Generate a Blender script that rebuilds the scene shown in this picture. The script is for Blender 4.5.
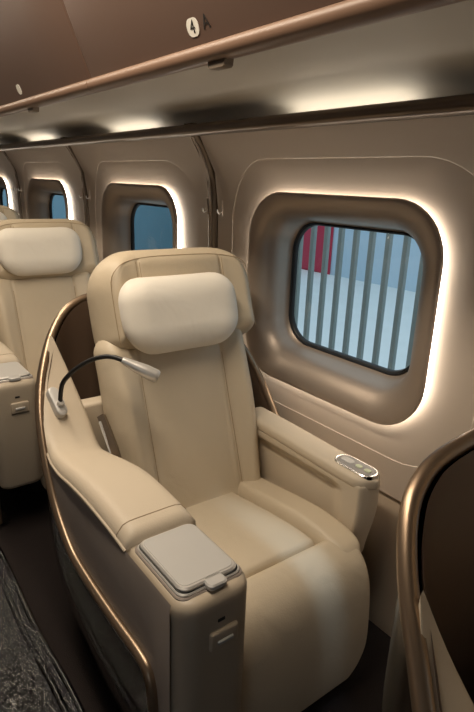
import bpy, bmesh, math, random
from mathutils import Vector, Matrix
random.seed(7)
for o in list(bpy.data.objects): bpy.data.objects.remove(o, do_unlink=True)
scn = bpy.context.scene
COL = scn.collection

# ------------------------------------------------------------------ camera
cam_d = bpy.data.cameras.new('camera')
cam = bpy.data.objects.new('camera', cam_d); COL.objects.link(cam)
cam_d.sensor_fit = 'VERTICAL'; cam_d.sensor_height = 36.0; cam_d.sensor_width = 24.0
cam_d.lens = 550.0 / 712.0 * 36.0
cam_d.clip_start = 0.02
_X = Vector((0.80211705, -0.15223334, 0.57743679))
_Y = Vector((-0.59608949, -0.26216899, 0.75891023))
_D = Vector((-0.03585458, 0.95293884, 0.30103491))
_r = Vector((_X[0], _Y[0], -_D[0])); _d = Vector((_X[1], _Y[1], -_D[1])); _f = Vector((_X[2], _Y[2], -_D[2]))
m = Matrix.Identity(4)
for i in range(3):
    m[i][0] = _r[i]; m[i][1] = -_d[i]; m[i][2] = -_f[i]
m.translation = (0, 0, 1.36)
cam.matrix_world = m
scn.camera = cam

# ------------------------------------------------------------------ world, lights, exposure
w = bpy.data.worlds.new('world'); scn.world = w; w.use_nodes = True
bg = w.node_tree.nodes['Background']
bg.inputs[0].default_value = (0.74, 0.88, 1.0, 1); bg.inputs[1].default_value = 1.15
scn.view_settings.view_transform = 'Standard'
scn.view_settings.look = 'None'
scn.view_settings.gamma = 1.0
scn.view_settings.use_curve_mapping = False
scn.view_settings.exposure = 0.0

PITCH = 1.3
def area(name, loc, direction, sx, sy, power, col, spread=180):
    l = bpy.data.lights.new(name, 'AREA'); l.shape = 'RECTANGLE'; l.size = sx; l.size_y = sy
    l.energy = power; l.color = col; l.spread = math.radians(spread)
    o = bpy.data.objects.new(name, l); COL.objects.link(o)
    o.location = loc
    z = -Vector(direction).normalized(); y = Vector((0, 1, 0)); y = (y - z * y.dot(z)).normalized(); x = y.cross(z)
    mm = Matrix.Identity(4)
    for i in range(3): mm[i][0] = x[i]; mm[i][1] = y[i]; mm[i][2] = z[i]
    mm.translation = loc; o.matrix_world = mm
    return o
# the aisle ceiling's warm strip (its diffuser is modelled below), in two runs
area('aisle_ceiling_lamp', (0.30, 1.30, 2.105), (0.0, 0, -1), 0.14, 1.45, 21, (1.0, 0.85, 0.67))
area('aisle_ceiling_lamp', (0.30, 3.85, 2.105), (0.0, 0, -1), 0.14, 3.5, 19, (1.0, 0.85, 0.66))
# cove washers behind the window rail, one above each window
for k in range(-1, 5):
    area('cove_lamp', (1.222, 1.16 + PITCH * k, 1.532), (0.0, 0, 1), 0.02, 0.46, 0.28, (1.0, 0.90, 0.74))
# added cool spot without a fixture, makes the bluish stripe on the seat
sp = bpy.data.lights.new('stripe_spot', 'SPOT'); sp.energy = 17; sp.color = (0.58, 0.80, 1.0)
sp.spot_size = math.radians(32); sp.spot_blend = 1.0; sp.shadow_soft_size = 0.012
spo = bpy.data.objects.new('stripe_spot', sp); COL.objects.link(spo)
spo.location = (0.765, 0.47, 1.585)
_t = Vector((0.895, 0.90, 0.42)) - Vector(spo.location)
_z = -_t.normalized(); _y = Vector((0, 1, 0)); _y = (_y - _z * _y.dot(_z)).normalized(); _x = _y.cross(_z)
mm = Matrix.Identity(4)
for i in range(3): mm[i][0] = _x[i] * 0.21; mm[i][1] = _y[i]; mm[i][2] = _z[i]
mm.translation = spo.location; spo.matrix_world = mm

# ------------------------------------------------------------------ materials
def mat(name, col, rough=0.5, metal=0.0, bump=0.0, bscale=200.0, var=0.0, vscale=8.0, emit=None, estr=0.0, coat=0.0, spec=0.5, sheen=0.0, bdist=0.002, crease=0.0):
    mt = bpy.data.materials.new(name); mt.use_nodes = True
    nt = mt.node_tree; b = nt.nodes['Principled BSDF']
    c = (*col, 1)
    b.inputs['Base Color'].default_value = c
    b.inputs['Roughness'].default_value = rough
    b.inputs['Metallic'].default_value = metal
    b.inputs['Coat Weight'].default_value = coat
    b.inputs['Specular IOR Level'].default_value = spec
    b.inputs['Sheen Weight'].default_value = sheen
    if emit:
        b.inputs['Emission Color'].default_value = (*emit, 1); b.inputs['Emission Strength'].default_value = estr
    tc = nt.nodes.new('ShaderNodeTexCoord')
    if var > 0:
        n = nt.nodes.new('ShaderNodeTexNoise'); n.inputs['Scale'].default_value = vscale; n.inputs['Detail'].default_value = 4
        nt.links.new(tc.outputs['Object'], n.inputs['Vector'])
        mx = nt.nodes.new('ShaderNodeMix'); mx.data_type = 'RGBA'
        mx.inputs[6].default_value = tuple(x * (1 - var) for x in col) + (1,)
        mx.inputs[7].default_value = tuple(min(1, x * (1 + var)) for x in col) + (1,)
        nt.links.new(n.outputs['Fac'], mx.inputs[0]); nt.links.new(mx.outputs[2], b.inputs['Base Color'])
    if bump > 0:
        n2 = nt.nodes.new('ShaderNodeTexNoise'); n2.inputs['Scale'].default_value = bscale; n2.inputs['Detail'].default_value = 3
        nt.links.new(tc.outputs['Object'], n2.inputs['Vector'])
        bp = nt.nodes.new('ShaderNodeBump'); bp.inputs['Strength'].default_value = bump; bp.inputs['Distance'].default_value = bdist
        nt.links.new(n2.outputs['Fac'], bp.inputs['Height']); nt.links.new(bp.outputs['Normal'], b.inputs['Normal'])
        if crease > 0:
            n3 = nt.nodes.new('ShaderNodeTexNoise'); n3.inputs['Scale'].default_value = 11; n3.inputs['Detail'].default_value = 2; n3.inputs['Distortion'].default_value = 0.6
            nt.links.new(tc.outputs['Object'], n3.inputs['Vector'])
            b3 = nt.nodes.new('ShaderNodeBump'); b3.inputs['Strength'].default_value = crease; b3.inputs['Distance'].default_value = 0.012
            nt.links.new(n3.outputs['Fac'], b3.inputs['Height']); nt.links.new(b3.outputs['Normal'], bp.inputs['Normal'])
    return mt
M = {}
M['leather'] = mat('beige leather', (0.60, 0.51, 0.38), 0.48, bump=0.25, bscale=260, var=0.05, vscale=5, crease=0.28)
M['leather_dk'] = mat('tan leather', (0.54, 0.45, 0.325), 0.5, bump=0.25, bscale=260, var=0.05, vscale=5, crease=0.28)
M['thread'] = mat('seam thread', (0.36, 0.27, 0.17), 0.7)
M['pillow'] = mat('cream pillow cloth', (0.82, 0.77, 0.68), 0.8, bump=0.2, bscale=500, var=0.03, vscale=6, sheen=0.2, crease=0.25)
M['pad'] = mat('beige armrest leather', (0.62, 0.53, 0.41), 0.5, bump=0.2, bscale=260, var=0.04, vscale=6)
M['plastic'] = mat('beige moulding', (0.50, 0.42, 0.32), 0.42, bump=0.08, bscale=500)
M['sidepanel'] = mat('taupe side panel', (0.30, 0.255, 0.225), 0.5, bump=0.08, bscale=500)
M['greige'] = mat('silver grey plate', (0.56, 0.55, 0.53), 0.42, metal=0.2)
M['silver'] = mat('satin silver', (0.70, 0.68, 0.65), 0.36, metal=0.55)
M['chrome'] = mat('bright chrome', (0.8, 0.8, 0.8), 0.15, metal=1.0)
M['gold'] = mat('bronze rim', (0.30, 0.218, 0.15), 0.33, metal=0.85, bump=0.03, bscale=80)
M['gloss'] = mat('dark gloss shell', (0.010, 0.008, 0.007), 0.12)
M['liner'] = mat('brown liner', (0.13, 0.085, 0.058), 0.42, bump=0.1, bscale=300)
M['black'] = mat('black rubber', (0.012, 0.012, 0.013), 0.45)
M['dark'] = mat('dark base', (0.02, 0.016, 0.014), 0.6)
M['wall'] = mat('wall panel taupe', (0.53, 0.445, 0.37), 0.5, bump=0.05, bscale=400)
M['wall_low'] = mat('lower wall panel', (0.50, 0.40, 0.30), 0.55, bump=0.05, bscale=400)
M['bezel'] = mat('bronze grey window bezel', (0.40, 0.33, 0.275), 0.44, metal=0.6, bump=0.04, bscale=500)
M['trim'] = mat('dark bronze trim', (0.20, 0.155, 0.115), 0.35, metal=0.6)
M['bin'] = mat('brown bin door', (0.095, 0.056, 0.040), 0.45, bump=0.03, bscale=500)
M['lip'] = mat('light brown bin lip', (0.21, 0.125, 0.082), 0.42)
M['cove'] = mat('cove white', (0.56, 0.52, 0.46), 0.6)
M['rail'] = mat('bronze rail', (0.15, 0.115, 0.09), 0.3, metal=0.75)
M['white'] = mat('white plate', (0.72, 0.69, 0.62), 0.5)
M['ink'] = mat('dark lettering', (0.015, 0.012, 0.01), 0.5)
M['carpet'] = mat('dark brown carpet', (0.010, 0.005, 0.0042), 0.95, bump=0.6, bscale=350, var=0.3, vscale=60, bdist=0.004)
M['glow'] = mat('warm light guide', (1, 0.95, 0.85), 0.5, emit=(1.0, 0.91, 0.77), estr=8.5)
M['diffuser'] = mat('ceiling diffuser', (1, 0.95, 0.85), 0.5, emit=(1.0, 0.84, 0.62), estr=2.0)
M['greyface'] = mat('grey control face', (0.30, 0.29, 0.28), 0.4)
M['led'] = mat('lamp lens', (0.55, 0.55, 0.5), 0.15)
M['button'] = mat('pale green button', (0.55, 0.60, 0.42), 0.4)
M['fence'] = mat('grey green painted steel', (0.25, 0.285, 0.27), 0.6)
M['platform'] = mat('pale platform paving', (0.74, 0.76, 0.74), 0.8, var=0.06, vscale=3)
M['outwall'] = mat('pale blue station wall', (0.56, 0.68, 0.77), 0.7, var=0.06, vscale=1.2)
M['red'] = mat('red door paint', (0.55, 0.03, 0.07), 0.5)
M['ceil'] = mat('aisle ceiling', (0.30, 0.25, 0.20), 0.7)
M['wall_opp'] = mat('darkened opposite wall', (0.16, 0.115, 0.085), 0.5)  # darkened from the taupe to cut light bouncing into the legroom

def glassmat(name, tint, refl_rough=0.02, ior=1.45, bump=0.0, bscale=20):
    mt = bpy.data.materials.new(name); mt.use_nodes = True; nt = mt.node_tree
    for n in list(nt.nodes): nt.nodes.remove(n)
    out = nt.nodes.new('ShaderNodeOutputMaterial'); mix = nt.nodes.new('ShaderNodeMixShader')
    tr = nt.nodes.new('ShaderNodeBsdfTransparent'); tr.inputs[0].default_value = (*tint, 1)
    gl = nt.nodes.new('ShaderNodeBsdfGlossy'); gl.inputs['Roughness'].default_value = refl_rough
    fr = nt.nodes.new('ShaderNodeFresnel'); fr.inputs['IOR'].default_value = ior
    nt.links.new(fr.outputs[0], mix.inputs[0]); nt.links.new(tr.outputs[0], mix.inputs[1]); nt.links.new(gl.outputs[0], mix.inputs[2])
    nt.links.new(mix.outputs[0], out.inputs[0])
    if bump:
        tc = nt.nodes.new('ShaderNodeTexCoord'); n = nt.nodes.new('ShaderNodeTexNoise'); n.inputs['Scale'].default_value = bscale; n.inputs['Detail'].default_value = 5
        n.inputs['Distortion'].default_value = 1.0
        b = nt.nodes.new('ShaderNodeBump'); b.inputs['Strength'].default_value = bump; b.inputs['Distance'].default_value = 0.02
        nt.links.new(tc.outputs['Object'], n.inputs[0]); nt.links.new(n.outputs['Fac'], b.inputs['Height'])
        nt.links.new(b.outputs[0], gl.inputs['Normal']); nt.links.new(b.outputs[0], fr.inputs['Normal'])
    return mt
M['glass'] = glassmat('window glass', (0.86, 0.95, 0.97))
M['vinyl'] = glassmat('clear plastic sheet', (0.82, 0.82, 0.82), 0.05, 2.1, 1.0, 40)
M['vinyl_edge'] = glassmat('clear plastic edge', (0.7, 0.7, 0.7), 0.06, 1.9)

# ------------------------------------------------------------------ mesh helpers
def link(name, me, mt, parent=None, loc=None):
    o = bpy.data.objects.new(name, me); COL.objects.link(o)
    if mt is not None and len(me.materials) == 0: me.materials.append(M[mt])
    if parent is not None: o.parent = parent
    if loc is not None: o.location = loc
    return o
def tag(o, label=None, cat=None, group=None, kind=None):
    if label: o['label'] = label
    if cat: o['category'] = cat
    if group: o['group'] = group
    if kind: o['kind'] = kind
    return o
def empty(name, loc=(0, 0, 0)):
    o = bpy.data.objects.new(name, None); COL.objects.link(o); o.location = loc; o.empty_display_size = 0.05
    return o
def finish(bm, smooth=True, angle=40):
    bmesh.ops.remove_doubles(bm, verts=bm.verts, dist=1e-5)
    bmesh.ops.recalc_face_normals(bm, faces=bm.faces)
    me = bpy.data.meshes.new('mesh'); bm.to_mesh(me); bm.free()
    if smooth:
        me.polygons.foreach_set('use_smooth', [True] * len(me.polygons))
        try: me.set_sharp_from_angle(angle=math.radians(angle))
        except Exception: pass
    return me
def gridmesh(rows, close_u=False, close_v=False, cap0=False, cap1=False, bm=None, fin=True, angle=40):
    bm = bm or bmesh.new()
    V = [[bm.verts.new(p) for p in r] for r in rows]
    nr = len(V); nc = len(V[0])
    for i in range(nr if close_v else nr - 1):
        a = V[i]; b = V[(i + 1) % nr]
        for j in range(nc if close_u else nc - 1):
            k = (j + 1) % nc
            try: bm.faces.new((a[j], a[k], b[k], b[j]))
            except Exception: pass
    if cap0: bm.faces.new(V[0])
    if cap1: bm.faces.new(list(reversed(V[-1])))
    return finish(bm, True, angle) if fin else bm
def catmull(pts, n=8, closed=False):
    P = [Vector(p) for p in pts]; out = []
    L = len(P)
    for i in range(L if closed else L - 1):
        if closed: p0, p1, p2, p3 = P[i - 1], P[i], P[(i + 1) % L], P[(i + 2) % L]
        else: p0, p1, p2, p3 = P[max(i - 1, 0)], P[i], P[i + 1], P[min(i + 2, L - 1)]
        for k in range(n):
            t = k / n
            out.append(0.5 * ((2 * p1) + (p2 - p0) * t + (2 * p0 - 5 * p1 + 4 * p2 - p3) * t * t + (3 * p1 - p0 - 3 * p2 + p3) * t ** 3))
    if not closed: out.append(P[-1].copy())
    return out
def tube(path, r, seg=10, closed=False, rfn=None):
    P = [Vector(p) for p in path]; n = len(P); rows = []
    up = None
    for i in range(n):
        if closed: t = (P[(i + 1) % n] - P[i - 1]).normalized()
        else: t = (P[min(i + 1, n - 1)] - P[max(i - 1, 0)]).normalized()
        if up is None:
            up = Vector((0, 0, 1)) if abs(t.z) < 0.9 else Vector((1, 0, 0))
        up = (up - t * up.dot(t)).normalized(); s = t.cross(up)
        rr = rfn(i / (n - 1)) if rfn else r
        rows.append([P[i] + rr * (math.cos(2 * math.pi * j / seg) * up + math.sin(2 * math.pi * j / seg) * s) for j in range(seg)])
    return gridmesh(rows, close_u=True, close_v=closed, cap0=not closed, cap1=not closed)
def rbox(x0, x1, y0, y1, z0, z1, r=0.005, seg=3):
    bm = bmesh.new(); bmesh.ops.create_cube(bm, size=1.0)
    for v in bm.verts: v.co = Vector(((x0 + x1) / 2 + v.co.x * (x1 - x0), (y0 + y1) / 2 + v.co.y * (y1 - y0), (z0 + z1) / 2 + v.co.z * (z1 - z0)))
    if r > 0: bmesh.ops.bevel(bm, geom=bm.edges[:], offset=r, segments=seg, profile=0.5, affect='EDGES')
    return finish(bm)
def rr(hw, hh, r, na=10, ns=8):
    """rounded rectangle loop, same topology for every size"""
    out = []
    cs = [(hw - r, hh - r, 0), (-hw + r, hh - r, 90), (-hw + r, -hh + r, 180), (hw - r, -hh + r, 270)]
    for q in range(4):
        cx, cy, a0 = cs[q]
        arc = [(cx + r * math.cos(math.radians(a0 + 90 * i / na)), cy + r * math.sin(math.radians(a0 + 90 * i / na))) for i in range(na + 1)]
        out += arc
        nx, ny, na0 = cs[(q + 1) % 4]
        s = arc[-1]; e = (nx + r * math.cos(math.radians(na0)), ny + r * math.sin(math.radians(na0)))
        for i in range(1, ns): out.append((s[0] + (e[0] - s[0]) * i / ns, s[1] + (e[1] - s[1]) * i / ns))
    return out
def sstep(a, b, x):
    t = max(0.0, min(1.0, (x - a) / (b - a))); return t * t * (3 - 2 * t)
def edgep(d, r):
    t = max(0.0, min(1.0, d / r)); return math.sqrt(max(0.0, 1 - (1 - t) ** 2))
def pad(nu, nw, w0, w1, HW, rc0, rc1, Tf, re, Tb, mapfn, extra=None, hwfn=None):
    """upholstered pad: grid in (u,w), front height Tf with rounded border, back -Tb"""
    def row(t):
        w_ = w0 + (w1 - w0) * (0.5 * t + 0.5 * (0.5 - 0.5 * math.cos(math.pi * t)))
        h0 = HW if hwfn is None else hwfn(w_)
        d0 = w_ - w0; d1 = w1 - w_
        hw = h0
        if d0 < rc0: hw = h0 - rc0 + math.sqrt(max(0, rc0 ** 2 - (rc0 - d0) ** 2))
        if d1 < rc1: hw = min(hw, h0 - rc1 + math.sqrt(max(0, rc1 ** 2 - (rc1 - d1) ** 2)))
        return w_, hw, min(d0, d1)
    fr, bk = [], []
    for i in range(nw + 1):
        w_, hw, dw = row(i / nw); rf, rb = [], []
        for j in range(nu + 1):
            s = 2 * j / nu - 1; a = 0.6 * s + 0.4 * math.sin(math.pi / 2 * s)
            u = a * hw; du = (1 - abs(a)) * hw
            e = edgep(du, re) * edgep(dw, re)
            x = extra(u, w_) * min(1, min(du, dw) / re) if extra else 0
            rf.append(mapfn(u, w_, Tf * e + x)); rb.append(mapfn(u, w_, -Tb * e))
        fr.append(rf); bk.append(rb)
    bm = gridmesh(fr, fin=False); gridmesh(bk, bm=bm, fin=False)
    return finish(bm, True, 70)
def pathmap(path, cx, n=16):
    """map (u along X, w along a y-z path, h along its normal)"""
    P = catmull([(0, y, z) for y, z in path], n)
    L = [0.0]
    for i in range(1, len(P)): L.append(L[-1] + (P[i] - P[i - 1]).length)
    def f(u, w_, h):
        w_ = max(0, min(L[-1], w_))
        i = 0
        lo, hi = 0, len(L) - 2
        while lo < hi:
            mid = (lo + hi + 1) // 2
            if L[mid] <= w_: lo = mid
            else: hi = mid - 1
        i = lo
        t = (w_ - L[i]) / max(1e-9, L[i + 1] - L[i])
        p = P[i].lerp(P[i + 1], t)
        t0 = (P[min(i + 1, len(P) - 1)] - P[max(i - 1, 0)]).normalized(); t1 = (P[min(i + 2, len(P) - 1)] - P[i]).normalized()
        tt = t0.lerp(t1, t).normalized()
        nrm = Vector((0, -tt.z, tt.y))
        return Vector((cx + u, p.y + nrm.y * h, p.z + nrm.z * h))
    return f, L[-1]
def groove(u, u0, d=0.005, s=0.006):
    return -d * math.exp(-((u - u0) / s) ** 2)
def textmesh(s, size, mtx):
    cu = bpy.data.curves.new('txt', 'FONT'); cu.body = s; cu.size = size; cu.extrude = 0.0004; cu.align_x = 'CENTER'; cu.align_y = 'CENTER'
    o = bpy.data.objects.new('txt', cu); COL.objects.link(o)
    dg = bpy.context.evaluated_depsgraph_get(); me = bpy.data.meshes.new_from_object(o.evaluated_get(dg))
    bpy.data.objects.remove(o, do_unlink=True); me.materials.clear(); me.transform(mtx)
    return me
def copy_tree(o, parent=None):
    c = o.copy(); COL.objects.link(c)
    if parent is not None: c.parent = parent
    for ch in list(o.children): copy_tree(ch, c)
    return c

# ------------------------------------------------------------------ room shell
Y0, Y1 = -1.6, 7.2
XL = -1.62                     # opposite side wall
def wallX(z):
    pts = [(0.0, 1.265), (0.45, 1.272), (1.08, 1.270), (1.30, 1.266), (1.37, 1.256), (1.42, 1.238), (1.47, 1.210), (1.52, 1.176), (1.56, 1.150), (1.7, 1.1)]
    for (a, xa), (b, xb) in zip(pts, pts[1:]):
        if z <= b:
            t = max(0, (z - a) / (b - a)); return xa + (xb - xa) * t
    return pts[-1][1]
tag(link('floor', rbox(XL, 1.29, Y0, Y1, -0.05, 0.0, 0), 'carpet'), 'dark brown carpet running along the aisle and under the seats', 'floor', kind='structure')
tag(link('wall_back', rbox(XL, 1.4, Y1, Y1 + 0.05, 0, 2.3, 0), 'wall'), 'taupe bulkhead closing the far end of the cabin', 'wall', kind='structure')
tag(link('wall_front', rbox(XL, 1.4, Y0 - 0.05, Y0, 0, 2.3, 0), 'wall_opp'), 'bulkhead, darkened to cut bounced light, closing the near end of the cabin', 'wall', kind='structure')

# --- window wall: one moulded panel for each window
WC_Y, WC_Z = 1.195, 1.0125
BW, BH = 0.395, 0.3225
def panel_mesh():
    spec = [(BW - 0.03, BH - 0.03, 0.13, WC_Z, 0.006), (BW - 0.002, BH - 0.002, 0.158, WC_Z, 0.006), (BW + 0.010, BH + 0.010, 0.165, WC_Z, 0.005),
            (BW + 0.030, BH + 0.028, 0.175, WC_Z, 0.0035), (0.46, 0.380, 0.19, WC_Z, 0.0020), (0.530, 0.424, 0.22, WC_Z, 0.0016), (0.532, 0.426, 0.222, WC_Z, 0.0)]
    rows = []
    for hw, hh, r, cz, xo in spec:
        rows.append([(wallX(cz + b) + xo, a, cz + b) for a, b in rr(hw, hh, r)])
    inn = rr(0.532, 0.426, 0.222); outr = rr(0.6275, 0.530, 0.008)
    for i in range(1, 7):
        t = i / 6
        rows.append([(wallX(z) , y, z) for y, z in [((1 - t) * a[0] + t * b[0], (1 - t) * (a[1] + WC_Z) + t * (b[1] + 1.0)) for a, b in zip(inn, outr)]])
    rows.append([(p[0] + 0.02, p[1], p[2]) for p in rows[-1]])
    return gridmesh(rows, close_u=True, angle=22)
PANEL = panel_mesh(); PANEL_L = PANEL.copy()
def ring(loops, close=False):
    return gridmesh([[(x, a, b + max(0, o - 0.05) * 0.15) for a, b in rr(BW - o, BH - o * 0.97, max(0.03, 0.16 - o * 0.5))] for o, x in loops], close_u=True, close_v=close, angle=50)
BEZEL = ring([(0.016, 1.278), (0.014, 1.252), (0.001, 1.252), (0.0, 1.246), (0.002, 1.241), (0.007, 1.2395), (0.014, 1.240), (0.030, 1.244), (0.050, 1.254), (0.068, 1.268), (0.081, 1.285), (0.088, 1.299), (0.093, 1.318), (0.098, 1.342), (0.102, 1.356), (0.108, 1.363)])
GASKET = ring([(0.107, 1.3635), (0.109, 1.360), (0.112, 1.359), (0.113, 1.361), (0.114, 1.368), (0.115, 1.362), (0.117, 1.363), (0.119, 1.370), (0.120, 1.378)])
STRIP = ring([(0.013, 1.253), (0.0105, 1.254), (0.0105, 1.270), (0.013, 1.279)])
gl = rr(BW - 0.116, BH - 0.105, 0.10)
bm = bmesh.new(); bm.faces.new([bm.verts.new((1.376, a, b)) for a, b in gl])
bm.normal_update()
for f_ in bm.faces:
    if f_.normal.x > 0: f_.normal_flip()
PANE = bpy.data.meshes.new('mesh'); bm.to_mesh(PANE); bm.free()
BLOCKER = PANE.copy()  # added unseen panels, keep daylight from entering the opposite windows
HOOK_PL = rbox(-0.003, 0.002, -0.006, 0.006, -0.03, 0.03, 0.002, 2)
HOOK_PG = tube(catmull([(0, 0, -0.012), (-0.012, 0, -0.020), (-0.020, 0, -0.014), (-0.021, 0, -0.004)], 5), 0.003, 8)
wall_r = tag(empty('wall_right', (1.28, 2.5, 0)), 'window side wall of moulded taupe panels under the cove', 'wall', kind='structure')
wall_l = tag(empty('wall_left', (XL, 2.5, 0)), 'opposite window side wall with panels darkened to cut bounced light', 'wall', kind='structure')
def wchild(name, me, mt, y, left=False, loc=(0, 0, 0), par=None):
    p = par or (wall_l if left else wall_r)
    o = bpy.data.objects.new(name, me); COL.objects.link(o)
    if len(me.materials) == 0: me.materials.append(M[mt])
    o.parent = p
    base = Vector(loc) + Vector((0, y, 0))
    if left: o.scale = (-1, 1, 1); base.x = XL + 1.285 - base.x
    o.location = base - Vector(p.location)
    return o
wn = 0
wlabels = {0: 'large rounded window with lit halo beside the reclined seat, bars outside', 1: 'rounded window with lit halo between the reclined seat and the seat behind it',
           2: 'small looking lit window beyond the second row headrest', -1: 'lit window beside the dark shell of the front row seat',
           3: 'lit window of the row behind the second row', 4: 'lit window at the last row by the bulkhead'}
for side in (False, True):
    for k in range(-1, 5):
        y = WC_Y + PITCH * k
        wchild('wall_panel', PANEL_L if side else PANEL, 'wall_opp' if side else 'wall', y, side)
        wn += 1
        e = tag(empty('window_%d' % wn, ((1.285 if not side else XL), y, WC_Z)), wlabels[k] if not side else 'rounded window closed by an added daylight blind in the opposite wall, row %s' % ['one', 'two', 'three', 'four', 'five', 'six'][k + 1], 'window', kind='structure')
        for nme, me, mt in (('bezel', BEZEL, 'bezel'), ('gasket', GASKET, 'black'), ('light_strip', STRIP, 'glow'), ('pane', PANE, 'glass')) if not side else (('bezel', BEZEL, 'bezel'), ('gasket', GASKET, 'black'), ('light_strip', STRIP, 'glow'), ('blocker', BLOCKER, 'white')):
            wchild(nme, me, mt, y, side, (0, 0, WC_Z), e)
        if not side:
            for dy in (-0.575, 0.575):
                h = wchild('coat_hook', HOOK_PL, 'wall', y + dy * 1.04, False, (wallX(1.262) - 0.002, 0, 1.262))
                link('hook_peg', HOOK_PG, 'silver', h)
# pillar trims at the panel joints
def trim_mesh():
    zs = [0.46 + (1.56 - 0.46) * i / 28 for i in range(29)]
    prof = [(-0.030, 0.02), (-0.030, -0.003), (-0.024, -0.005), (-0.018, 0.002), (0.010, 0.002), (0.014, 0.010), (0.022, 0.010), (0.024, -0.003), (0.028, -0.002), (0.028, 0.02)]
    return gridmesh([[(wallX(z) + dx, dy, z) for dy, dx in prof] for z in zs], angle=35)
TRIM = trim_mesh()
n = 0
for k in range(-1, 5):
    n += 1
    o = link('trim_%d' % n, TRIM, 'trim', None, (0, WC_Y + 0.665 + PITCH * k, 0))
    tag(o, ['dark bronze pillar strip between the front row window and the reclined seat window', 'dark bronze pillar strip right behind the reclined seat window', 'dark bronze pillar strip beyond the second window, above the second row seat', 'dark bronze pillar strip beyond the third window', 'dark bronze pillar strip near the last row', 'dark bronze pillar strip at the bulkhead'][k + 1], 'trim', kind='structure')
wchild('lower_panel', gridmesh([[(wallX(z) + (0.012 if z > 0.45 else 0), y_, z) for z in (0.0, 0.1, 0.25, 0.40, 0.455, 0.47, 0.48)] for y_ in (Y0 - 2.5, Y1 - 2.5)]), 'wall_low', 2.5)
wchild('lower_panel', gridmesh([[(1.285, y_, z) for z in (0.0, 0.25, 0.48)] for y_ in (Y0 - 2.5, Y1 - 2.5)]), 'wall_opp', 2.5, True)
wchild('upper_panel', gridmesh([[(x, y_, z) for x, z in ((1.15, 1.555), (1.0, 1.9), (0.9, 2.25))] for y_ in (Y0 - 2.5, Y1 - 2.5)]), 'wall_opp', 2.5, True)
# backing behind the joints so no daylight leaks
for side in (False, True):
    for k in range(-2, 5):
        wchild('joint_backing', rbox(1.30, 1.31, -0.05, 0.05, 0.4, 1.6, 0), 'dark', WC_Y + 0.65 + PITCH * k, side)
# rail above the windows
RZ = 1.536
rp = [(1.175, RZ - 0.019), (1.140, RZ - 0.017), (1.131, RZ - 0.010), (1.129, RZ + 0.006), (1.132, RZ + 0.015), (1.139, RZ + 0.018), (1.142, RZ + 0.010), (1.175, RZ + 0.004)]
tag(link('trim_7', gridmesh([[(x, y_, z) for x, z in rp] for y_ in (Y0, Y1)], close_u=True, angle=50), 'rail'), 'long dark bronze rail between the window wall and the glowing cove', 'rail', kind='structure')
# cove
cp = catmull([(1.165, 0, 1.522), (1.235, 0, 1.520), (1.248, 0, 1.55), (1.225, 0, 1.585), (1.16, 0, 1.606), (1.08, 0, 1.620), (1.0, 0, 1.630), (0.88, 0, 1.640), (0.765, 0, 1.640)], 6)
tag(link('ceiling', gridmesh([[(p.x, y_, p.z) for p in cp] for y_ in (Y0, Y1)], angle=60), 'cove'), 'pale curved cove ceiling washed by lamps above the window rail', 'ceiling', kind='structure')
tag(link('ceiling_aisle', rbox(-1.2, 0.72, Y0, Y1, 2.16, 2.2, 0), 'ceil'), 'plain ceiling above the aisle', 'ceiling', kind='structure')
for i, (yy, ln) in enumerate(((1.30, 1.45), (3.85, 3.5))):
    L_ = empty('ceiling_light', (0.30, yy, 2.16))
    link('diffuser', rbox(-0.08, 0.08, -ln / 2, ln / 2, -0.045, -0.035, 0.003), 'diffuser', L_)
    link('housing', rbox(-0.095, 0.095, -ln / 2 - 0.02, ln / 2 + 0.02, -0.034, 0.0, 0.004), 'ceil', L_)
    tag(L_, 'long warm ceiling light beside the overhead bins, %s' % ('above the reclined seat' if i == 0 else 'above the rows behind'), 'ceiling light', 'aisle ceiling lights')

# ------------------------------------------------------------------ overhead bins
def bin_door_pt(t):            # t 0 at the lip to 1 at the top: (x, z)
    p0 = Vector((0.748, 1.650)); p1 = Vector((0.715, 1.73)); p2 = Vector((0.655, 1.86)); p3 = Vector((0.56, 2.16))
    return ((1 - t) ** 3) * p0 + 3 * (1 - t) ** 2 * t * p1 + 3 * (1 - t) * t * t * p2 + t ** 3 * p3
BL = PITCH / 2
def door_mesh():
    ys = [-BL + 0.0025, -BL + 0.006, -BL + 0.012] + [-BL + 0.012 + (2 * BL - 0.024) * i / 4 for i in range(1, 4)] + [BL - 0.012, BL - 0.006, BL - 0.0025]
    rows = []
    for y_ in ys:
        d = BL - abs(y_); off = 0.006 * (1 - edgep(d - 0.0025, 0.01))
        rows.append([(bin_door_pt(i / 14).x + off, y_, bin_door_pt(i / 14).y) for i in range(15)])
    bm = gridmesh(rows, fin=False)
    back = [[(p[0] + 0.02, p[1], p[2]) for p in rows[0]], [(p[0] + 0.02, p[1], p[2]) for p in rows[-1]]]
    gridmesh([back[0], rows[0]], bm=bm, fin=False); gridmesh([rows[-1], back[1]], bm=bm, fin=False); gridmesh(back, bm=bm, fin=False)
    return finish(bm, True, 50)
DOOR = door_mesh()
lipp = [(0.790, 1.645), (0.790, 1.622), (0.778, 1.614), (0.760, 1.611), (0.746, 1.613), (0.737, 1.620), (0.733, 1.630), (0.734, 1.640), (0.740, 1.646), (0.756, 1.647)]
LIP = gridmesh([[(x, y_, z) for x, z in lipp] for y_ in (-BL + 0.0015, BL - 0.0015)], close_u=True, cap0=True, cap1=True, angle=50)
LATCH = gridmesh([[(x, y_ * s, z) for x, y_ in ((-0.012, -0.033), (0.012, -0.033), (0.012, 0.033), (-0.012, 0.033))] for z, s in ((1.614, 1.0), (1.600, 0.92), (1.597, 0.78))], close_u=True, cap0=True, cap1=True)
pa = bin_door_pt(0.16); pb = bin_door_pt(0.30)
fdir = Vector((pb.x - pa.x, 0, pb.y - pa.y)).normalized()          # up the door
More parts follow.
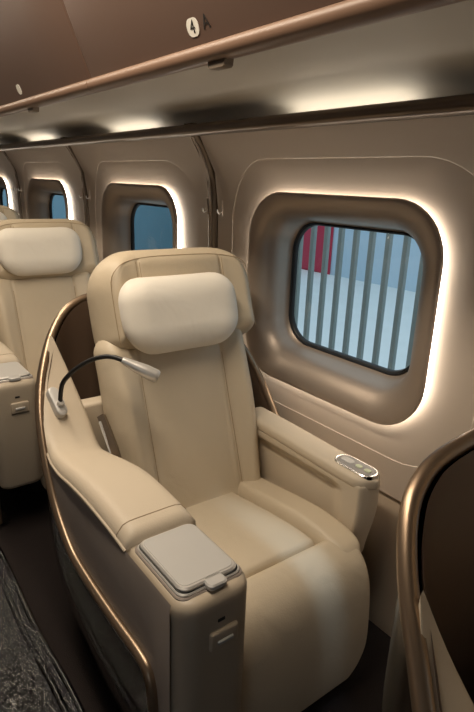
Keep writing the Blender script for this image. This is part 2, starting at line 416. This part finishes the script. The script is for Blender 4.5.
ydir = Vector((0, -1, 0)); ndir = ydir.cross(fdir).normalized()    # towards the aisle
if ndir.x > 0: ndir = -ndir
def onface(t, y_, h=0.0):
    p = bin_door_pt(t); return Vector((p.x, y_, p.y)) + ndir * h
def facemtx(t, y_, h):
    mm = Matrix.Identity(4); o = onface(t, y_, h)
    for i in range(3): mm[i][0] = ydir[i]; mm[i][1] = fdir[i]; mm[i][2] = ndir[i]; mm[i][3] = o[i]
    return mm
def plate_mesh(hw, hh, r, t, y_, h):
    bm = bmesh.new(); mm = facemtx(t, y_, 0)
    top = [bm.verts.new(mm @ Vector((a, b, h))) for a, b in rr(hw, hh, r, 8, 2)]; bot = [bm.verts.new(mm @ Vector((a, b, -0.002))) for a, b in rr(hw, hh, r, 8, 2)]
    bm.faces.new(top)
    for i in range(len(top)): bm.faces.new((bot[i], bot[(i + 1) % len(top)], top[(i + 1) % len(top)], top[i]))
    return finish(bm, True, 30)
blab = {-1: 'brown overhead luggage bin above the front row shell', 0: 'brown overhead luggage bin marked 4 A above the reclined seat', 1: 'brown overhead luggage bin above the second row, with one pale oval plate',
        2: 'brown overhead luggage bin above the third row', 3: 'brown overhead luggage bin above the fourth row', 4: 'brown overhead luggage bin at the far bulkhead'}
TT = 0.125; AOFF = -0.052
for k in range(-1, 4):
    e = empty('overhead_bin', (0, 1.78 - BL + PITCH * k, 0))
    tag(e, blab[k], 'luggage bin', 'overhead luggage bins')
    link('door', DOOR, 'bin', e); lp = link('lip', LIP, 'lip', e)
    lt = link('latch', LATCH, 'trim', lp, (0.765, 1.105 - 1.13, 0.0))
    py = 1.17 - 1.13
    pl = link('number_plate', plate_mesh(0.023, 0.0185, 0.017, TT, py, 0.0015), 'white', e)
    if k == 0:
        link('numeral', textmesh('4', 0.038, facemtx(TT, py, 0.002)), 'ink', pl)
        link('seat_letter', textmesh('A', 0.040, facemtx(TT + 0.006, py + AOFF, 0.0008)), 'ink', e)

# ------------------------------------------------------------------ seat
CX, CY = 0.83, 1.0
ORG = Vector((CX, CY, 0))
def build_seat():
    root = empty('passenger_seat', ORG)
    def part(name, me, mt, parent=None):
        o = bpy.data.objects.new(name, me); COL.objects.link(o)
        if len(me.materials) == 0: me.materials.append(M[mt])
        if parent is None: me.transform(Matrix.Translation(-ORG)); o.parent = root
        else: me.transform(Matrix.Translation(-ORG)); o.parent = parent
        return o
    # ---- reclined back
    c0 = Vector((1.235, 0.410)); dr = Vector((0.2996, 0.9541)); nr = Vector((-0.9541, 0.2996)); BX = CX + 0.022
    def g(w_):
        return -0.006 * sstep(0.05, 0.4, w_) - 0.012 * sstep(0.42, 0.60, w_)
    def bmap(T):
        def f(u, w_, h):
            q = c0 + dr * w_ + nr * (g(w_) - T + h)
            return Vector((BX + u + (0.040 if T > 0.08 else 0), q.x, q.y))
        return f
    SU = 0.148
    def bx(u, w_):
        return -0.035 * sstep(0.49, 0.56, w_) + -0.030 + 0.050 * sstep(0.12, 0.235, abs(u)) * (1 - 0.45 * sstep(0.32, 0.48, w_)) + groove(u, SU) + groove(u, -SU) + 0.006 * math.cos(u / 0.148 * math.pi / 2) * (abs(u) < 0.148)
    back = part('backrest', pad(120, 60, -0.06, 0.60, 0.26, 0.05, 0.03, 0.07, 0.055, 0.06, bmap(0.07), bx, lambda w_: 0.234 + 0.024 * sstep(-0.05, 0.30, w_) - 0.05 * sstep(0.5, 0.6, w_)), 'leather')
    for s in (-1, 1):
        part('seam', tube([bmap(0.0)(s * SU, 0.01 + 0.44 * i / 20, -0.0295 + 0.05 * sstep(0.12, 0.235, SU)) for i in range(21)], 0.0012, 6), 'thread', back)
    def hx(u, w_):
        a = 0.022 * sstep(0.16, 0.25, abs(u))
        a += (groove(u, SU, 0.006) + groove(u, -SU, 0.006)) * sstep(0.64, 0.68, w_)
        return a
    head = part('headrest', pad(120, 70, 0.490, 0.803, 0.281, 0.05, 0.14, 0.085, 0.06, 0.07, bmap(0.085), hx), 'leather_dk')
    for s in (-1, 1):
        for du in (-0.006, 0.006):
            part('seam', tube([bmap(0.085)(s * SU + du, 0.68 + 0.075 * i / 8, 0.0825) for i in range(9)], 0.0012, 6), 'thread', head)
    # border stitching round the headrest edge
    bp = []
    for i in range(61):
        t = i / 60
        if t < 0.3: u, w_ = -0.246, 0.52 + 0.15 * t / 0.3
        elif t < 0.7:
            a = math.pi - math.pi * (t - 0.3) / 0.4
            u = 0.246 * math.copysign(abs(math.cos(a)) ** 0.6, math.cos(a)); w_ = 0.67 + 0.102 * abs(math.sin(a)) ** 0.6
        else: u, w_ = 0.246, 0.67 - 0.15 * (t - 0.7) / 0.3
        d = min(0.281 - abs(u), 0.803 - w_); ee = edgep(0.281 - abs(u), 0.06) * edgep(0.803 - w_, 0.06)
        bp.append(bmap(0.085)(u, w_, 0.085 * ee + hx(u, w_) * min(1, d / 0.06) + 0.0004))
    part('piping', tube(bp, 0.0014, 6), 'thread', head)
    def pmap(u, w_, h):
        q = c0 + dr * w_ + nr * (g(w_) + 0.008 + h - 0.018 * (u / 0.2) ** 2 * -1.0)
        return Vector((BX + u, q.x, q.y))
    part('pillow', pad(56, 36, 0.478, 0.708, 0.21, 0.085, 0.075, 0.055, 0.075, 0.02, pmap, lambda u, w_: 0.004 * math.sin(9 * u + 14 * w_), lambda w_: 0.186 + 0.015 * sstep(0.45, 0.6, w_)), 'pillow')
    # ---- cushion
    cm, cl = pathmap([(1.31, 0.325), (1.20, 0.342), (1.05, 0.365), (0.95, 0.375), (0.875, 0.374)], CX)
    cm2 = lambda u, w_, h: cm(u, w_, -h) if False else cm(u, w_, h)
    # the path runs towards the front, so its normal points up: flip sign when needed
    tst = cm(0, 0.1, 0.05)
    sg = 1 if tst.z > 0.335 else -1
    part('seat_cushion', pad(60, 50, 0.0, cl, 0.145, 0.02, 0.012, 0.060, 0.02, 0.08, lambda u, w_, h: cm(u, w_, sg * h), lambda u, w_: 0.004 * math.cos(u / 0.145 * math.pi / 2)), 'leather')
    for s in (-1, 1):
        bmf, bl = pathmap([(1.31, 0.335), (1.18, 0.352), (0.98, 0.376), (0.86, 0.368), (0.822, 0.350)], CX + s * 0.2035)
        part('side_bolster', pad(24, 50, 0.0, bl, 0.060, 0.02, 0.05, 0.075, 0.03, 0.06, lambda u, w_, h: bmf(u, w_, sg * h)), 'leather')
    lm, ll = pathmap([(0.885, 0.385), (0.855, 0.383), (0.825, 0.368), (0.806, 0.33), (0.797, 0.27), (0.792, 0.19), (0.794, 0.10), (0.80, 0.035)], CX)
    part('leg_rest', pad(60, 60, 0.0, ll, 0.243, 0.035, 0.13, 0.055, 0.03, 0.05, lambda u, w_, h: lm(u, w_, sg * h), None), 'leather')
    # ---- base
    part('base', rbox(0.60, 1.12, 0.93, 1.45, 0.0, 0.20, 0.02), 'dark')
    part('seat_pan', rbox(0.585, 1.085, 0.90, 1.38, 0.20, 0.29, 0.02), 'dark')
    # ---- window side armrest
    def am(u, w_, h):    # u along Y, w along Z, h towards the aisle
        return Vector((1.125 - h, 1.11 + u, w_))
    def dent(u, w_):
        y_ = 1.11 + u
        return -0.022 * sstep(0.90, 0.97, y_) * (1 - sstep(1.30, 1.36, y_)) * sstep(0.35, 0.40, w_ ) * (1 - sstep(0.525, 0.552, w_))
    arm = part('window_armrest', pad(70, 40, 0.30, 0.588, 0.29, 0.03, 0.02, 0.040, 0.018, 0.05, am, dent, lambda w_: 0.274 - 0.03 * sstep(0.5, 0.30, w_)), 'pad')
    rows = []
    for i in range(25):
        y_ = 0.826 + (1.38 - 0.826) * i / 24
        e = edgep(y_ - 0.826, 0.05); hw = 0.004 + 0.044 * e; cz = 0.578 + 0.008 * sstep(0.9, 1.3, y_)
        rows.append([(1.13 + hw * math.copysign(abs(math.cos(a)) ** 0.55, math.cos(a)), y_, cz + 0.022 * math.copysign(abs(math.sin(a)) ** 0.6, math.sin(a)) * (0.6 + 0.4 * e)) for a in [2 * math.pi * j / 28 for j in range(28)]])
    part('arm_pad', gridmesh(rows, close_u=True, cap0=True, cap1=True, angle=60), 'pad', arm)
    # control panel on the arm end
    def capsule(hw, hl, cx_, cy_, z0, z1, inset=0.0):
        lo = rr(hw, hl, hw * 0.98, 8, 3); bm = bmesh.new()
        a = [[(cx_ + p[0], cy_ + p[1], z0) for p in lo], [(cx_ + p[0], cy_ + p[1], z1 - 0.002) for p in lo], [(cx_ + p[0] * 0.94, cy_ + p[1] * 0.97, z1) for p in lo]]
        return gridmesh(a, close_u=True, cap0=True, cap1=True, angle=30)
    cpn = part('control_panel', capsule(0.033, 0.072, 1.13, 0.905, 0.585, 0.6045), 'chrome')
    part('control_face', capsule(0.027, 0.066, 1.13, 0.905, 0.600, 0.6060), 'greyface', cpn)
    for bx_, by_ in ((1.128, 0.862), (1.128, 0.893)):
        part('button', capsule(0.009, 0.011, bx_, by_, 0.604, 0.6085), 'button', cpn)
    part('button', capsule(0.012, 0.022, 1.13, 0.937, 0.604, 0.6075), 'greige', cpn)
    # ---- aisle console
    def prism(lo_fn, zs):
        rows = [[(0.4915 + p[0], 0.96 + p[1], z) for p in lo_fn(s)] for z, s in zs]
        return gridmesh(rows, close_u=True, cap0=True, cap1=True, angle=40)
    con = part('console', prism(lambda s: rr(0.0835 - s, 0.292 - s, 0.042 - s * 0.5, 8, 6), [(0.205, 0.02), (0.212, 0.008), (0.23, 0.0), (0.605, 0.0), (0.618, 0.0), (0.628, 0.003), (0.635, 0.010), (0.637, 0.018)]), 'plastic')
    btn = part('latch_button', rbox(0.468, 0.532, 0.660, 0.672, 0.520, 0.562, 0.005), 'plastic', con)
    part('latch_grip', rbox(0.482, 0.518, 0.656, 0.664, 0.534, 0.543, 0.003), 'greige', con)
    part('indicator', rbox(0.487, 0.503, 0.6665, 0.669, 0.578, 0.585, 0.001), 'black', con)
    # tray
    def slab(hx_, hy_, r, cx_, cy_, z0, z1, bev=0.002):
        a = []
        for z, s in ((z0, 0), (z1 - bev, 0), (z1, bev)):
            a.append([(cx_ + p[0], cy_ + p[1], z) for p in rr(hx_ - s, hy_ - s, r, 8, 3)])
        return gridmesh(a, close_u=True, cap0=True, cap1=True, angle=30)
    TX, TY = 0.4935, 0.788
    part('tray_well', slab(0.075, 0.097, 0.022, TX, TY, 0.634, 0.6395), 'sidepanel', con)
    part('tray_frame', slab(0.071, 0.093, 0.021, TX, TY, 0.638, 0.6445), 'silver', con)
    part('tray_gap', slab(0.068, 0.090, 0.020, TX, TY, 0.644, 0.6455, 0.0005), 'black', con)
    tray = part('tray_lid', slab(0.066, 0.088, 0.020, TX, TY, 0.645, 0.6525, 0.003), 'silver')
    part('lid_face', slab(0.060, 0.081, 0.016, TX, TY + 0.001, 0.6515, 0.6532, 0.0006), 'greige', tray)
    part('pull_tab', slab(0.021, 0.016, 0.010, TX + 0.004, TY - 0.092, 0.642, 0.6525, 0.003), 'greige', tray)
    # ---- armrest pad sweeping up to the shell
    OUT = [(0.407, 0.885, 0.640), (0.405, 0.96, 0.650), (0.403, 1.08, 0.655), (0.403, 1.18, 0.648), (0.405, 1.28, 0.634), (0.412, 1.375, 0.645), (0.433, 1.465, 0.730), (0.470, 1.545, 0.822), (0.506, 1.590, 0.900)]
    INN = [(0.575, 0.885, 0.640), (0.575, 0.96, 0.650), (0.572, 1.08, 0.655), (0.565, 1.18, 0.644), (0.558, 1.27, 0.628), (0.553, 1.36, 0.628), (0.556, 1.45, 0.690), (0.540, 1.548, 0.805), (0.514, 1.592, 0.903)]
    O_ = catmull(OUT, 5); I_ = catmull(INN, 5); rows = []
    for i, (a, b) in enumerate(zip(O_, I_)):
        t = i / (len(O_) - 1); bulge = 0.016 * (1 - sstep(0.45, 0.75, t)) * edgep(t, 0.06) + 0.006 * (1 - sstep(0.9, 1.0, t))
        r_ = [Vector((a.x + 0.004, a.y, a.z - 0.10 * (1 - 0.9 * sstep(0.5, 1, t)))), Vector((a.x, a.y, a.z - 0.02))]
        for j in range(13):
            s = j / 12; e = edgep(min(s, 1 - s) * 0.16, 0.035)
            q = a.lerp(b, s); q.z += bulge * e + 0.002; r_.append(q)
        r_.append(Vector((b.x + 0.002, b.y, b.z - 0.02))); r_.append(Vector((b.x + 0.002, b.y - 0.0, b.z - 0.12 * (1 - 0.5 * sstep(0.5, 1, t)))))
        r_.append(Vector((b.x + 0.002, b.y, b.z - 0.28 * (1 - 0.7 * sstep(0.5, 1, t)))))
        rows.append(r_)
    ap = part('aisle_armrest', gridmesh(rows, cap0=True, angle=60), 'pad')
    part('seam', tube([rows[3][j] + Vector((0, 0.003, 0.0006)) for j in range(1, len(rows[3]) - 2)], 0.0012, 6), 'thread', ap)
    part('edge_piping', tube([p + Vector((-0.001, 0, -0.008)) for p in O_[:26]], 0.004, 8), 'plastic', ap)
    # taupe side panel below the pad
    sp_rows = []
    for y_, zt, zb in ((0.70, 0.634, 0.20), (0.75, 0.634, 0.20), (0.77, 0.634, 0.36), (0.80, 0.634, 0.405), (0.885, 0.634, 0.41), (1.08, 0.645, 0.41), (1.18, 0.638, 0.415), (1.28, 0.624, 0.46), (1.36, 0.628, 0.55)):
        xx = 0.4055 if y_ < 1.3 else 0.411
        sp_rows.append([(xx, y_, zt), (xx - 0.003, y_, zt - 0.012), (xx - 0.003, y_, (zt + zb) / 2), (xx - 0.002, y_, zb)])
    part('side_panel', gridmesh(sp_rows, angle=60), 'sidepanel')
    # ---- shell with bronze rim
    RIM = [(0.404, 0.757, 0.03), (0.402, 0.757, 0.25), (0.400, 0.760, 0.36), (0.399, 0.775, 0.415), (0.399, 0.82, 0.430), (0.398, 0.95, 0.428), (0.398, 1.10, 0.432), (0.399, 1.20, 0.448), (0.401, 1.30, 0.515),
           (0.407, 1.38, 0.608), (0.422, 1.455, 0.705), (0.447, 1.515, 0.78), (0.480, 1.565, 0.842), (0.525, 1.622, 0.900), (0.575, 1.664, 0.946), (0.625, 1.684, 0.975), (0.69, 1.692, 0.990), (0.83, 1.695, 0.997),
           (0.970, 1.692, 0.990), (1.005, 1.684, 0.975), (1.055, 1.664, 0.946), (1.105, 1.622, 0.900), (1.150, 1.565, 0.842), (1.183, 1.515, 0.78), (1.202, 1.455, 0.705), (1.210, 1.38, 0.608), (1.210, 1.30, 0.515), (1.210, 1.22, 0.43), (1.210, 1.15, 0.30), (1.210, 1.13, 0.12)]
    R_ = catmull(RIM, 6)
    part('shell_rim', tube(R_, 0.0135, 12), 'gold')
    cc = Vector((0.83, 1.2, 0)); orow, irow = [], []
    for p in R_:
        inw = Vector((cc.x - p.x, min(0, cc.y - p.y) if p.y > 1.25 else 0, 0)); inw = inw.normalized() if inw.length > 0.01 else Vector((0, -1, 0))
        zb = 0.03 + 0.05 * sstep(1.0, 1.25, p.y)
        o1, i1 = [], []
        for j in range(9):
            s = j / 8; z = p.z + (min(zb, p.z - 0.005) - p.z) * s
            o1.append(Vector((p.x, p.y, z)) + inw * (0.045 * max(0, s - 0.35) ** 2 / 0.42))
            i1.append(Vector((p.x, p.y, z)) + inw * (0.008 + 0.05 * s * s + 0.012))
        orow.append(o1); irow.append(i1)
    part('shell', gridmesh(orow, angle=60), 'gloss')
    i0 = 8 * 6
    n_l = len(irow) - 12
    part('shell_liner', gridmesh([r[:] for r in irow[i0:n_l]], angle=60), 'liner')
    # beige cover of the recliner behind the back
    part('recliner_cover', rbox(0.552, 1.11, 1.475, 1.53, 0.28, 0.712, 0.012), 'pad')
    # belt guide beside the back
    bg_ = part('belt_guide', tube(catmull([(0.575, 1.39, 0.705), (0.577, 1.365, 0.68), (0.58, 1.32, 0.63), (0.582, 1.30, 0.59)], 5), 0.014, 4), 'trim')
    part('guide_slot', tube([(0.562, 1.372, 0.697), (0.567, 1.315, 0.62)], 0.004, 6), 'greige', bg_)
    # ---- reading lamp
    base_c = Vector((0.474, 1.458, 0.748))
    ux = (Vector((0.540, 1.47, 0.72)) - Vector((0.425, 1.45, 0.72))).normalized()
    vy = (Vector((0.49, 1.54, 0.81)) - Vector((0.485, 1.37, 0.65))).normalized()
    nz = ux.cross(vy).normalized()
    if nz.z < 0: nz = -nz
    vy = nz.cross(ux).normalized()
    rows = []
    for h, s in ((-0.02, 1.0), (0.002, 1.0), (0.005, 0.92), (0.006, 0.8)):
        rows.append([base_c + ux * (p[0] * s) + vy * (p[1] * s) + nz * h for p in rr(0.016, 0.046, 0.0155, 8, 3)])
    lamp = part('reading_lamp', gridmesh(rows, close_u=True, cap0=True, cap1=True, angle=40), 'greige')
    s0 = base_c - vy * 0.012 + nz * 0.008
    head_a = Vector((0.591, 1.275, 0.904)); head_b = Vector((0.670, 1.225, 0.857))
    dirh = (head_b - head_a).normalized()
    neck = catmull([s0, Vector((0.479, 1.425, 0.807)), Vector((0.494, 1.40, 0.844)), Vector((0.514, 1.375, 0.871)), Vector((0.537, 1.345, 0.894)), Vector((0.560, 1.318, 0.906)), Vector((0.577, 1.295, 0.908)), head_a, head_a + dirh * 0.01], 5)
    part('neck_socket', tube([s0 - nz * 0.004, s0 + nz * 0.012], 0.0095, 12), 'silver', lamp)
    part('gooseneck', tube(neck, 0.0065, 10), 'black', lamp)
    hl = (head_b - head_a).length
    def hr(t):
        if t < 0.08: return 0.009 + 0.02 * t
        return 0.0105 + 0.0075 * sstep(0.0, 0.75, t) - (0.003 if t > 0.97 else 0)
    hd = part('lamp_head', tube([head_a + dirh * hl * i / 20 for i in range(21)], 0.01, 18, rfn=hr), 'silver', lamp)
    part('lens', tube([head_b - dirh * 0.002, head_b + dirh * 0.0015], 0.0085, 14), 'led', lamp)
    return root
seat = build_seat()
SL = {0: 'beige leather reclining seat with cream pillow and silver tray lid, beside the large lit window',
      1: 'beige leather seat directly behind the reclined seat, its console beyond the bronze rim',
      2: 'beige leather seat in the third row, only its headrest top showing past the second row',
      -1: 'front row seat whose dark shell with thick bronze rim backs onto the legroom'}
tag(seat, SL[0], 'seat', 'single seats along the windows')
for k in (1, 2, -1):
    c = copy_tree(seat); c.location = ORG + Vector((0, PITCH * k, 0)); c['label'] = SL[k]
    for ch in list(c.children):
        nm = ch.name.split('.')[0]
        if k > 0 and nm == 'pillow': ch.location += Vector((0, 0.010, 0.032))
        if k > 0 and nm == 'reading_lamp':      # folded away: only its base shows
            for g_ in list(ch.children): bpy.data.objects.remove(g_, do_unlink=True)
    if k == -1:            # this back stands upright
        pv = Vector((0, 0.24, 0.41)); Rm = Matrix.Rotation(math.radians(13), 4, 'X')
        for ch in c.children:
            if ch.name.split('.')[0] in ('backrest', 'headrest', 'pillow'):
                ch.matrix_local = Matrix.Translation(pv) @ Rm @ Matrix.Translation(-pv) @ ch.matrix_local

# ------------------------------------------------------------------ clear plastic sheet over the aisle
bm = bmesh.new()
rows = []
ys = [-1.2 + 6.2 * i / 420 for i in range(421)]
for y_ in ys:
    wob = 0.006 * math.sin(3.1 * y_) + 0.003 * math.sin(11 * y_ + 1)
    xs = [(-0.40 + 0.67 * i / 28) for i in range(29)]
    r_ = []
    for x in xs:
        z = 0.012 + 0.005 * math.sin(38 * x + 5 * math.sin(7 * y_)) * math.sin(23 * y_ + 9 * x) + 0.003 * math.sin(71 * x + 53 * y_)
        r_.append((x, y_, z))
    for dx, z in ((0.30, 0.012), (0.32, 0.012), (0.328, 0.022), (0.334, 0.024), (0.340, 0.012), (0.352, 0.010), (0.360, 0.020), (0.366, 0.022), (0.370, 0.016), (0.372, 0.002)):
        r_.append((dx + wob, y_, z))
    rows.append(r_)
vs = link('floor_protection_sheet', gridmesh(rows, angle=80), 'vinyl')
for ex in (0.331, 0.366):
    link('folded_edge', tube([(ex + 0.006 * math.sin(3.1 * y_) + 0.003 * math.sin(11 * y_ + 1), y_, 0.014 + 0.003 * math.sin(17 * y_)) for y_ in ys[::4]], 0.009, 10), 'vinyl_edge', vs)
tag(vs, 'wrinkled clear plastic sheet covering the aisle carpet', 'plastic sheet')

# ------------------------------------------------------------------ outside the windows
M['teal'] = mat('teal hoarding paint', (0.07, 0.20, 0.27), 0.5, var=0.2, vscale=0.8)  # dark teal stands in for tinted, less lit far panes
tag(link('wall_backdrop', rbox(3.0, 3.12, 4.4, 16, 0.0, 3.0, 0.01), 'teal'), 'teal hoarding added for the dark tone of the second and third windows', 'backdrop', kind='structure')
tag(link('ground_platform', rbox(1.75, 6.5, -6, 16, -0.3, 0.0, 0), 'platform'), 'pale platform paving outside the windows', 'platform', kind='structure')
tag(link('wall_station', rbox(6.5, 6.6, -6, 16, -0.3, 3.4, 0), 'outwall'), 'pale blue station wall beyond the platform', 'wall', kind='structure')
dr_ = empty('door_1', (6.49, 6.55, 0.0))
link('door_leaf', rbox(-0.03, 0.0, -0.36, 0.36, 0.02, 2.1, 0.01), 'red', dr_)
link('door_frame', rbox(-0.012, 0.0, -0.40, 0.40, 0.0, 2.16, 0.005), 'red', dr_)
tag(dr_, 'red door in the station wall beyond the barred fence', 'door', kind='structure')
fe = empty('platform_fence', (2.05, 1.6, 0))
BAR = rbox(-0.012, 0.012, -0.0125, 0.0125, 0.0, 2.0, 0.003, 2)
for i in range(-16, 15): link('bar', BAR, 'fence', fe, (0, i * 0.096, 0))
link('top_rail', rbox(-0.02, 0.02, -1.6, 1.45, 2.0, 2.05, 0.004), 'fence', fe)
link('bottom_rail', rbox(-0.02, 0.02, -1.6, 1.45, 0.08, 0.12, 0.004), 'fence', fe)
tag(fe, 'grey green fence of upright bars outside the large window', 'fence')
